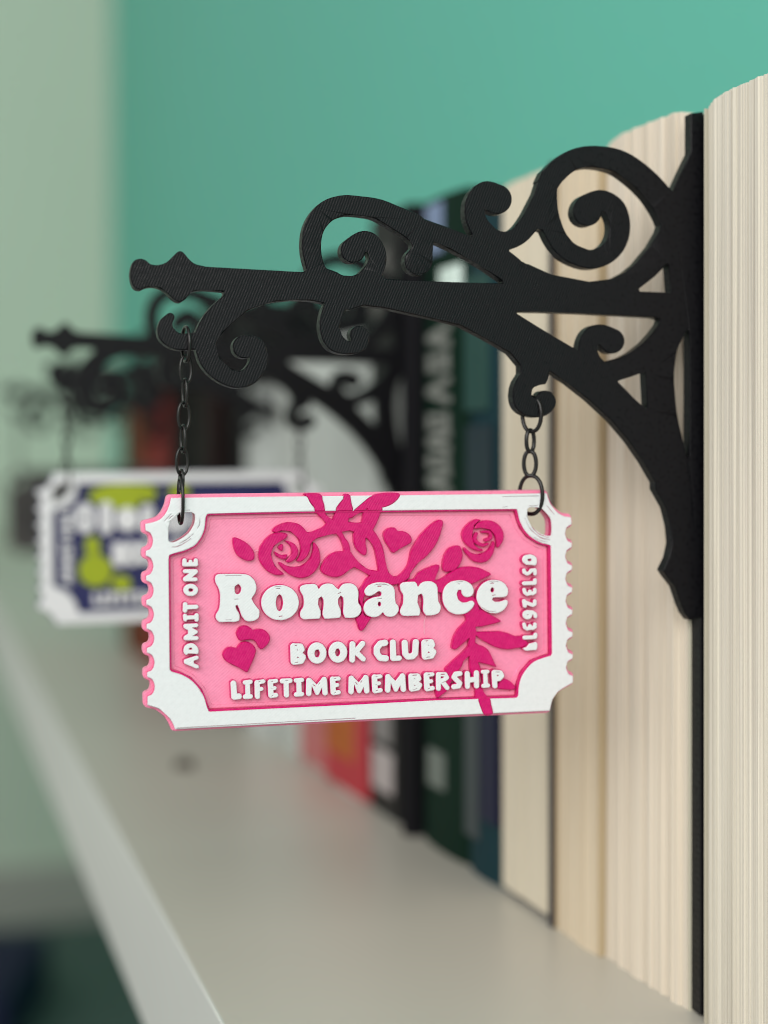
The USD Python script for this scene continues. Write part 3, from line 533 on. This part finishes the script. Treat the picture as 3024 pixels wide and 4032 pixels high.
# fine plastic strings left by the printer
def tube(pts, r, sec=10):
    P = np.array(pts, float); V, Fc = [], []
    T = np.gradient(P, axis=0); T /= np.linalg.norm(T, axis=1)[:, None]
    ref = np.array([0.3, 0.2, 0.93])
    for p, t in zip(P, T):
        a = np.cross(t, ref); a /= np.linalg.norm(a); b = np.cross(t, a)
        V.append(p + r * (np.cos(np.linspace(0, 2 * np.pi, sec, endpoint=False))[:, None] * a + np.sin(np.linspace(0, 2 * np.pi, sec, endpoint=False))[:, None] * b))
    n = len(P)
    for i in range(n - 1):
        for j in range(sec):
            k = (j + 1) % sec; Fc += [(i * sec + j, i * sec + k, (i + 1) * sec + k), (i * sec + j, (i + 1) * sec + k, (i + 1) * sec + j)]
    return trimesh.Trimesh(np.vstack(V), np.array(Fc), process=False)
def strand(px, z): return tube(np.c_[PB.uv(cr(px, False, 5)), np.full(len(cr(px, False, 5)), z)], 0.00006, 6)
M_string = plain('pale_string', (0.9, 0.5, 0.6), 0.4)
for px in ([(1005, 2173), (1020, 2168), (1036, 2163)], [(1644, 2361), (1655, 2368), (1664, 2369)], [(1683, 2428), (1676, 2455), (1677, 2500)]):
    obj('plastic_string', strand(px, FLOOR_Z + 0.0006), M_string, t1, smooth=True)

# ------------------------------------------------------------------ chains
def thin(spec, r): return [q[:5] + (r,) + q[6:] for q in spec]
def link(u, v, w, hl, hw, r, alpha, lean=0.0):
    """stadium-shaped wire link; long axis upright, its flat side turned by alpha about the upright"""
    n = 44; t = np.linspace(0, 2 * np.pi, n, endpoint=False)
    a = np.sign(np.cos(t)) * np.abs(np.cos(t)) ** 0.85 * hw; b = np.sin(t) * hl
    e = np.array([math.cos(alpha), 0, math.sin(alpha)])
    P = np.array([u, v, w]) + a[:, None] * e + b[:, None] * np.array([math.sin(lean), math.cos(lean), 0])
    T = np.roll(P, -1, 0) - np.roll(P, 1, 0); T /= np.linalg.norm(T, axis=1)[:, None]
    nn = np.array([-math.sin(alpha), 0, math.cos(alpha)]); sec = 10; V, Fc = [], []
    for p, tt in zip(P, T):
        q = np.cross(tt, nn); q /= np.linalg.norm(q); m = np.cross(tt, q)
        th = np.linspace(0, 2 * np.pi, sec, endpoint=False)[:, None]
        V.append(p + r * (np.cos(th) * q + np.sin(th) * m))
    for i in range(n):
        for j in range(sec):
            k = (j + 1) % sec; i2 = (i + 1) % n
            Fc += [(i * sec + j, i2 * sec + k, i * sec + k), (i * sec + j, i2 * sec + j, i2 * sec + k)]
    m = trimesh.Trimesh(np.vstack(V), np.array(Fc), process=False); m.fix_normals(); return m
def chain(name_label, spec, matrix, group=None):
    c = thing('chain', matrix, label=name_label, category='chain', group=group)
    for s in spec: obj('link', link(*s), M_link, c, smooth=True)
    return c
MM = 16.8
def lk(px, py, hl, hw, alpha, w=-0.0021, r=0.00041, lean=0.0):
    u, v = PB.uv(np.array([[px, py]]))[0]; return (u, v, w, hl / MM / 1000, hw / MM / 1000, r, math.radians(alpha), math.radians(lean))
K8 = Crop(2000, 1450, 1088 / 300.0)
def k8(x, y): return K8([(x, y)])[0]
right_spec = [lk(*k8(378, 655), 70, 46, 55, w=-0.0018), lk(*k8(362, 1035), 44, 21, -22, w=-0.0021), lk(*k8(358, 1362), 50, 25, 26, w=-0.0021), lk(*k8(372, 1812), 78, 52, 47, w=-0.0021)]
chain('short black wire chain at the right end of the pink ticket', thin(right_spec, 0.00050), PB.matrix())
ly = [1352, 1452, 1545, 1637, 1728, 1818, 1893, 1972]
lx = [737, 737, 733, 729, 726, 722, 719, 716]
left_spec = [lk(lx[0], ly[0], 66, 48, 80, w=-0.0021)]
for i in range(1, 7): left_spec.append(lk(lx[i], ly[i], 52 if i < 6 else 42, 23, 78 if i % 2 == 0 else -15, w=-0.0021))
left_spec.append(lk(lx[7], ly[7], 88, 46, 86, w=-0.0021))
chain('long black wire chain at the left end of the pink ticket', left_spec[:1] + thin(left_spec[1:-1], 0.00032) + left_spec[-1:], PB.matrix())

# ------------------------------------------------------------------ the two blurred signs farther along the shelf
def plane_matrix(tip_xy, phi, tip_px=(515, 1075), dz=0.0):
    a = math.radians(phi); eu, ew = np.array([math.cos(a), math.sin(a), 0]), np.array([math.sin(a), -math.cos(a), 0])
    u0 = PB.uv(np.array([tip_px], float))[0, 0]
    return frame_matrix(np.array([tip_xy[0], tip_xy[1], dz]) - u0 * eu, eu, up3, ew)
def copy_of(src, matrix, label, category, group=None):
    path = '/World/' + numbered('/World', src.split('/')[-1].rsplit('_0', 1)[0])
    x = UsdGeom.Xform.Define(stage, path); x.GetPrim().GetReferences().AddInternalReference(src); x.GetPrim().SetInstanceable(True)
    op = x.GetXformOpOrderAttr()
    x.ClearXformOpOrder()
    a = x.GetPrim().GetAttribute('xformOp:transform')
    x.AddTransformOp().Set(Gf.Matrix4d(*[float(v) for v in np.asarray(matrix).T.ravel()]))
    keys(x.GetPrim(), label=label, category=category, group=group)
    return path
MX2 = plane_matrix((-0.121, 0.53), 20.0)
MX3 = plane_matrix((-0.241, 0.965), 17.0)
copy_of(b1, MX2, 'blurred black scroll bracket above the navy and lime ticket', 'bracket')
copy_of(b1, MX3, 'farthest blurred black scroll bracket with the dark ticket, at the left edge', 'bracket')
copy_of(b1, plane_matrix((-0.158, 0.72), 18.0), 'dim black scroll bracket tucked right behind the one with the navy ticket', 'bracket')
copy_of(b1, plane_matrix((-0.262, 1.22), 17.0), 'faintest scroll bracket, hanging no visible ticket, behind the one with the dark ticket', 'bracket')
def lift(m, dz, dx=0.0):
    m = m.copy(); m[2, 3] += dz; m[0, 3] += dx; return m
t2 = thing('ticket_sign', lift(MX2, 0.0036, -0.0018), label='blurred white framed ticket sign with navy face and lime green shapes', category='sign')
blob = lambda pts: NP.spline(pts)
lime = [('lime_badge', NP.ell(922, 2545, 100, 98)), ('lime_badge', NP.ell(905, 2400, 46, 62)), ('lime_cloud', blob([(880, 2110), (930, 2050), (1010, 2026), (1100, 2020), (1200, 2024), (1240, 2030), (1290, 2070), (1240, 2130), (1190, 2120), (1150, 2180), (1060, 2175), (970, 2150)])), ('lime_cloud', NP.ell(1420, 2075, 60, 50)),
        ('lime_cloud', blob([(1020, 2600), (1080, 2570), (1130, 2600), (1120, 2660), (1040, 2660)])), ('lime_leaf', NP.ell(1800, 2560, 90, 120))]
title = [NP.ell(860, 2230, 62, 90).difference(NP.ell(860, 2230, 18, 30)), NP.line([(985, 2165), (985, 2290)], 36), NP.ell(1110, 2235, 68, 72), NP.line([(1230, 2180), (1230, 2290), (1290, 2290)], 34), NP.ell(1400, 2240, 72, 74).difference(NP.ell(1400, 2240, 18, 26)), NP.ell(1570, 2236, 66, 76), NP.line([(1700, 2170), (1705, 2300)], 36), NP.ell(1830, 2235, 64, 74)]
build_ticket(t2, M_navy, M_white2, M_lime, lime, [title, [affinity.translate(affinity.scale(p, 1.3, 1.7), -110, -130) for p in bookclub()], lifetime(), membership(), admit()], detail=False)
t3 = thing('ticket_sign', lift(MX3, 0.001), label='dark charcoal ticket sign, farthest and most blurred, partly behind the navy one', category='sign')
build_ticket(t3, M_black2, M_grey2, M_black2, [], [title, admit()], detail=False)
def straight_chain(label, matrix, px, y0, y1, n, dz):
    spec = []; ys = np.linspace(y0, y1, n)
    for i, y in enumerate(ys): spec.append(lk(px, y, (y1 - y0) / (n - 1) / 2 + 9, 22 if i < n - 1 else 46, 78 if i % 2 == (n - 1) % 2 else -15))
    return chain(label, spec, matrix)
straight_chain('blurred black chain at the left end of the navy ticket', MX2, 722, 1345, 1950, 8, 0)
straight_chain('blurred black chain at the right end of the navy ticket', MX2, 2105, 1640, 1925, 5, 0)
straight_chain('faint far chain at the left end of the dark ticket', MX3, 722, 1345, 1965, 8, 0)

# ------------------------------------------------------------------ books
s_b, r_b = axes(19.5)
def book_matrix(s, out=0.0, turn=0.0):
    a, b = axes(19.5 + turn); o = BAR + s_b * s - b * out; o = np.array([o[0], o[1], SHELF_Z]); return frame_matrix(o, a, b, up3)
def pages(t, depth, h, seed, rough=0.00025, leaf=0.00042, crown=0.0012, segs=14):
    """many thin leaves (bundles of a few), each with its own slight setback and waviness; the fore edge is at y = 0"""
    r = random.Random(seed); V, Fc = [], []; x = 0.0; walk = 0.0
    zs = np.linspace(0.0, 1.0, segs + 1)
    while x < t - 1e-6:
        w = min(r.uniform(0.5, 1.5) * leaf, t - x); walk = 0.86 * walk + r.gauss(0, rough * 0.5)
        edge = min(x + w / 2, t - x - w / 2); drop = crown * math.exp(-edge / 0.003) + r.uniform(0, 0.00008)
        ph, am = r.uniform(0, 6.3), r.uniform(0.2, 1.0) * rough
        f = walk + r.uniform(-1, 1) * rough * 0.6 + am * np.sin(ph + zs * r.uniform(2, 7)) + drop * 0.6
        n0 = sum(len(a) for a in V); z = zs * (h - drop)
        ring = np.concatenate([np.c_[np.full(segs + 1, x), f, z], np.c_[np.full(segs + 1, x + w), f, z], [[x, depth, 0], [x + w, depth, 0], [x, depth, h - drop], [x + w, depth, h - drop]]])
        V.append(ring); S = segs + 1
        for i in range(segs): Fc += [(n0 + i, n0 + S + i, n0 + S + i + 1), (n0 + i, n0 + S + i + 1, n0 + i + 1)]
        b0, b1_, t0, t1_ = n0 + 2 * S, n0 + 2 * S + 1, n0 + 2 * S + 2, n0 + 2 * S + 3
        Fc += [(n0 + segs, n0 + S + segs, t1_), (n0 + segs, t1_, t0)]
        for i in range(segs): Fc += [(n0 + i, n0 + i + 1, t0) if i >= segs // 2 else (n0 + i, n0 + i + 1, b0), (n0 + S + i + 1, n0 + S + i, t1_) if i >= segs // 2 else (n0 + S + i + 1, n0 + S + i, b1_)]
        k = segs // 2
        Fc += [(n0 + k, t0, b0), (n0 + S + k, b1_, t1_)]
        x += w
    return trimesh.Trimesh(np.vstack(V), np.array(Fc), process=False)
def fore_book(s0, s1, h, m_paper, cover, label, seed, out=0.0, board=0.0004, over=0.0, group=None, rough=0.00025, leaf=0.00042, turn=0.0, left=True, right=True, depth=0.135, crown=0.0012):
    b = thing('book', book_matrix(s0, out, turn), label=label, category='book', group=group)
    T = s1 - s0; x0 = board if right else 0.0; x1 = T - (board if left else 0.0)
    pg = pages(x1 - x0 - 0.0001, depth - 0.003, h - 2 * over, seed, rough, leaf, crown); pg.apply_translation((x0 + 0.00005, 0, over))
    obj('page_block', pg, m_paper, b, kind='stuff')
    mc = plain('cover_%d' % seed, cover, 0.42)
    if right: obj('cover', boxm(0, board, -over, depth, 0, h - crown, min(board, 0.002) * 0.3), mc, b, smooth=40)
    if left: obj('cover', boxm(T - board, T, -over, depth, 0, h - crown, min(board, 0.002) * 0.3), mc, b, smooth=40)
    obj('spine', boxm(0, T, depth + 0.0002, depth + 0.002, 0, h, 0.0006), mc, b, smooth=40)
    return b
fore_book(-0.0800, -0.0038, 0.2275, M_paper_grey, (0.5, 0.47, 0.38), 'thick book at the right edge with sharp grey-cream page edges', 11, out=0.0, rough=0.00022, leaf=0.00030, left=True, crown=0.0022, board=0.00025)
fore_book(0.0050, 0.0495, 0.2278, M_paper_pink, (0.66, 0.63, 0.50), 'cream paged book just left of the black mounting plate', 12, out=-0.0009, rough=0.0004, leaf=0.0006, left=False, crown=0.002, board=0.0002)
fore_book(0.0500, 0.0775, 0.2265, M_paper_tan, (0.5, 0.4, 0.25), 'tan paged book between two cream ones, behind the right scrolls', 13, out=0.001, rough=0.0003, leaf=0.0008)
fore_book(0.0780, 0.1190, 0.2285, M_paper_pale, (0.035, 0.03, 0.035), 'pale cream paged hardback with black boards behind the right chain', 14, out=0.0, board=0.0026, over=0.002, rough=0.0002, leaf=0.0008, left=False)
def spine_book(s0, s1, h, color, label, seed, out=0.0, rough=0.45, group=None):
    b = thing('book', book_matrix(s0, out), label=label, category='book', group=group)
    T = s1 - s0; m = plain('cloth_%d' % seed, color, 0.6, 0.08)
    # slightly rounded spine towards the room, boards, pages behind
    n = 12; prof = [(T * (0.5 - 0.5 * math.cos(math.pi * i / n)), 0.003 * (1 - math.sin(math.pi * i / n))) for i in range(n + 1)]
    P = Polygon([(0, 0.006)] + prof + [(T, 0.006)]).buffer(0)
    sp = trimesh.creation.extrude_polygon(P, h, engine='earcut')
    obj('spine', sp, m, b, smooth=32)
    obj('cover', bx(0, 0.002, 0.0062, 0.14, 0, h), m, b); obj('cover', bx(T - 0.002, T, 0.0062, 0.14, 0, h), m, b)
    obj('page_block', bx(0.0021, T - 0.0021, 0.0062, 0.137, 0.003, h - 0.003), M_paper_pale, b)
    return b, T
def patch(b, T, z0, z1, x0, x1, color, name='spine_patch', rough=0.5):
    obj(name, boxm(T * x0, T * x1, -0.0009, 0.0025, z0, z1, 0.0004), plain('spine_tone_%d_%d_%d' % (len(used), z0 * 1e4, x0 * 100), color, rough, 0.2) if not isinstance(color, UsdShade.Material) else color, b, smooth=40)
def patch2(b, T, z0, z1, x0, x1, color):
    obj('spine_patch', boxm(T * x0, T * x1, -0.0014, 0.0020, z0, z1, 0.0004), plain('spine_tone_%d_%d' % (len(used), z0 * 1e4), color, 0.5), b, smooth=40)
bD, TD = spine_book(0.1200, 0.1500, 0.226, (0.012, 0.04, 0.05), 'slim dark teal and navy spine beside the pale cream pages', 21)
patch(bD, TD, 0.02, 0.085, 0.05, 0.5, (0.010, 0.012, 0.04)); patch(bD, TD, 0.012, 0.10, 0.55, 0.95, (0.05, 0.065, 0.07)); patch(bD, TD, 0.11, 0.15, 0.2, 0.9, (0.018, 0.035, 0.045)); patch(bD, TD, 0.155, 0.20, 0.3, 0.95, (0.025, 0.075, 0.065))
bE, TE = spine_book(0.1502, 0.1940, 0.232, (0.004, 0.020, 0.012), 'wide dark green spine with large pale letters down it', 22)
M_foil_shine = plain('foil_painted_shine', (0.78, 0.95, 0.88), 0.25)  # pale base colour stands in for light reflected by the foil
M_letter = plain('pale_ink', (0.22, 0.235, 0.215), 0.5)
obj('spine_patch', boxm(TE * 0.10, TE * 0.48, -0.0012, 0.003, 0.196, 0.206, 0.0008), M_foil_shine, bE, smooth=40, label='foil ornament near the top of the spine, its bright shine painted in as pale colour')
patch(bE, TE, 0.212, 0.230, 0.45, 0.8, (0.20, 0.27, 0.42))  # pale blue patch at the top of the spine
for i, z in enumerate((0.182, 0.173, 0.163, 0.152, 0.145, 0.138, 0.131)):
    hh = (0.0055, 0.0065, 0.007, 0.006, 0.005, 0.005, 0.0055)[i]
    g = [union_all([LineString([(0, hh), (0.018, hh * 0.5), (0, 0)])  .buffer(0.0015)]), union_all([box(0, 0, 0.019, hh)]).difference(box(0.004, hh * 0.35, 0.015, hh * 0.65))][i % 2]
    m_ = trimesh.util.concatenate([trimesh.creation.extrude_polygon(p, 0.001, engine='earcut') for p in polys(g)])
    m_.vertices = np.c_[m_.vertices[:, 0] + TE * 0.32, -0.0008 + m_.vertices[:, 2], m_.vertices[:, 1] + z - hh / 2]
    m_.invert(); m_.fix_normals()
    obj('spine_letter', m_, M_letter, bE)
patch(bE, TE, 0.022, 0.035, 0.4, 0.75, (0.16, 0.19, 0.17)); patch(bE, TE, 0.055, 0.06, 0.4, 0.75, (0.10, 0.13, 0.11))
bF, TF = spine_book(0.1943, 0.2045, 0.233, (0.008, 0.008, 0.010), 'slim black spine just right of the second bracket', 23, out=0.004)
bG, TG = spine_book(0.2120, 0.2425, 0.234, (0.40, 0.43, 0.41), 'grey spine with a black foot bearing a pale label', 24, out=0.001)
patch(bG, TG, 0.001, 0.07, 0.0, 1.0, (0.010, 0.010, 0.010)); patch(bG, TG, 0.17, 0.2335, 0.0, 1.0, (0.012, 0.012, 0.013))
patch2(bG, TG, 0.010, 0.026, 0.15, 0.92, (0.42, 0.38, 0.38)); patch2(bG, TG, 0.029, 0.042, 0.2, 0.9, (0.20, 0.19, 0.19)); patch2(bG, TG, 0.195, 0.22, 0.3, 0.95, (0.10, 0.095, 0.09))  # two foot labels; the last patch paints a light reflection on the black top
bH, TH = spine_book(0.2450, 0.3000, 0.190, (0.55, 0.60, 0.57), 'pale grey spine with red and orange foot', 25, out=0.002)
patch(bH, TH, 0.0015, 0.052, 0.0, 1.0, (0.45, 0.035, 0.05)); patch(bH, TH, 0.014, 0.036, 0.28, 0.98, (0.52, 0.14, 0.025))
bI, TI = spine_book(0.3010, 0.3450, 0.188, (0.52, 0.57, 0.54), 'second pale grey spine, with a dusty pink foot', 26)
patch(bI, TI, 0.0015, 0.05, 0.0, 1.0, (0.50, 0.16, 0.16))
cols = [(0.50, 0.54, 0.51), (0.50, 0.54, 0.52), (0.006, 0.006, 0.007), (0.012, 0.005, 0.005), (0.005, 0.009, 0.007), (0.009, 0.007, 0.007), (0.22, 0.03, 0.025), (0.008, 0.007, 0.006), (0.16, 0.05, 0.02), (0.008, 0.02, 0.015)]
labs = ['third pale grey spine from the black footed one', 'leftmost pale grey spine, ending the pale group behind the second bracket', 'black spine directly left of the pale grey books', 'brownish black spine in the dark row behind the first ticket', 'greenish black spine in the dark row of far books', 'black spine right beside the far red one', 'far dark red spine glimpsed under the left curl', 'black spine between the far red and the rusty orange ones', 'rusty orange far spine left of the red one', 'farthest dark green spine at the end of the row']
s = 0.346
for i, (c, l) in enumerate(zip(cols, labs)):
    w = (0.05, 0.045, 0.05, 0.05, 0.055, 0.05, 0.05, 0.04, 0.045, 0.04)[i]
    spine_book(s, s + w, (0.186, 0.186, 0.222, 0.222, 0.21, 0.205, 0.18, 0.21, 0.175, 0.20)[i], c, l, 30 + i, out=(0, 0.004, 0, 0.006, 0, 0.003, 0.006, 0, 0.004, 0)[i])
    s += w + 0.0008
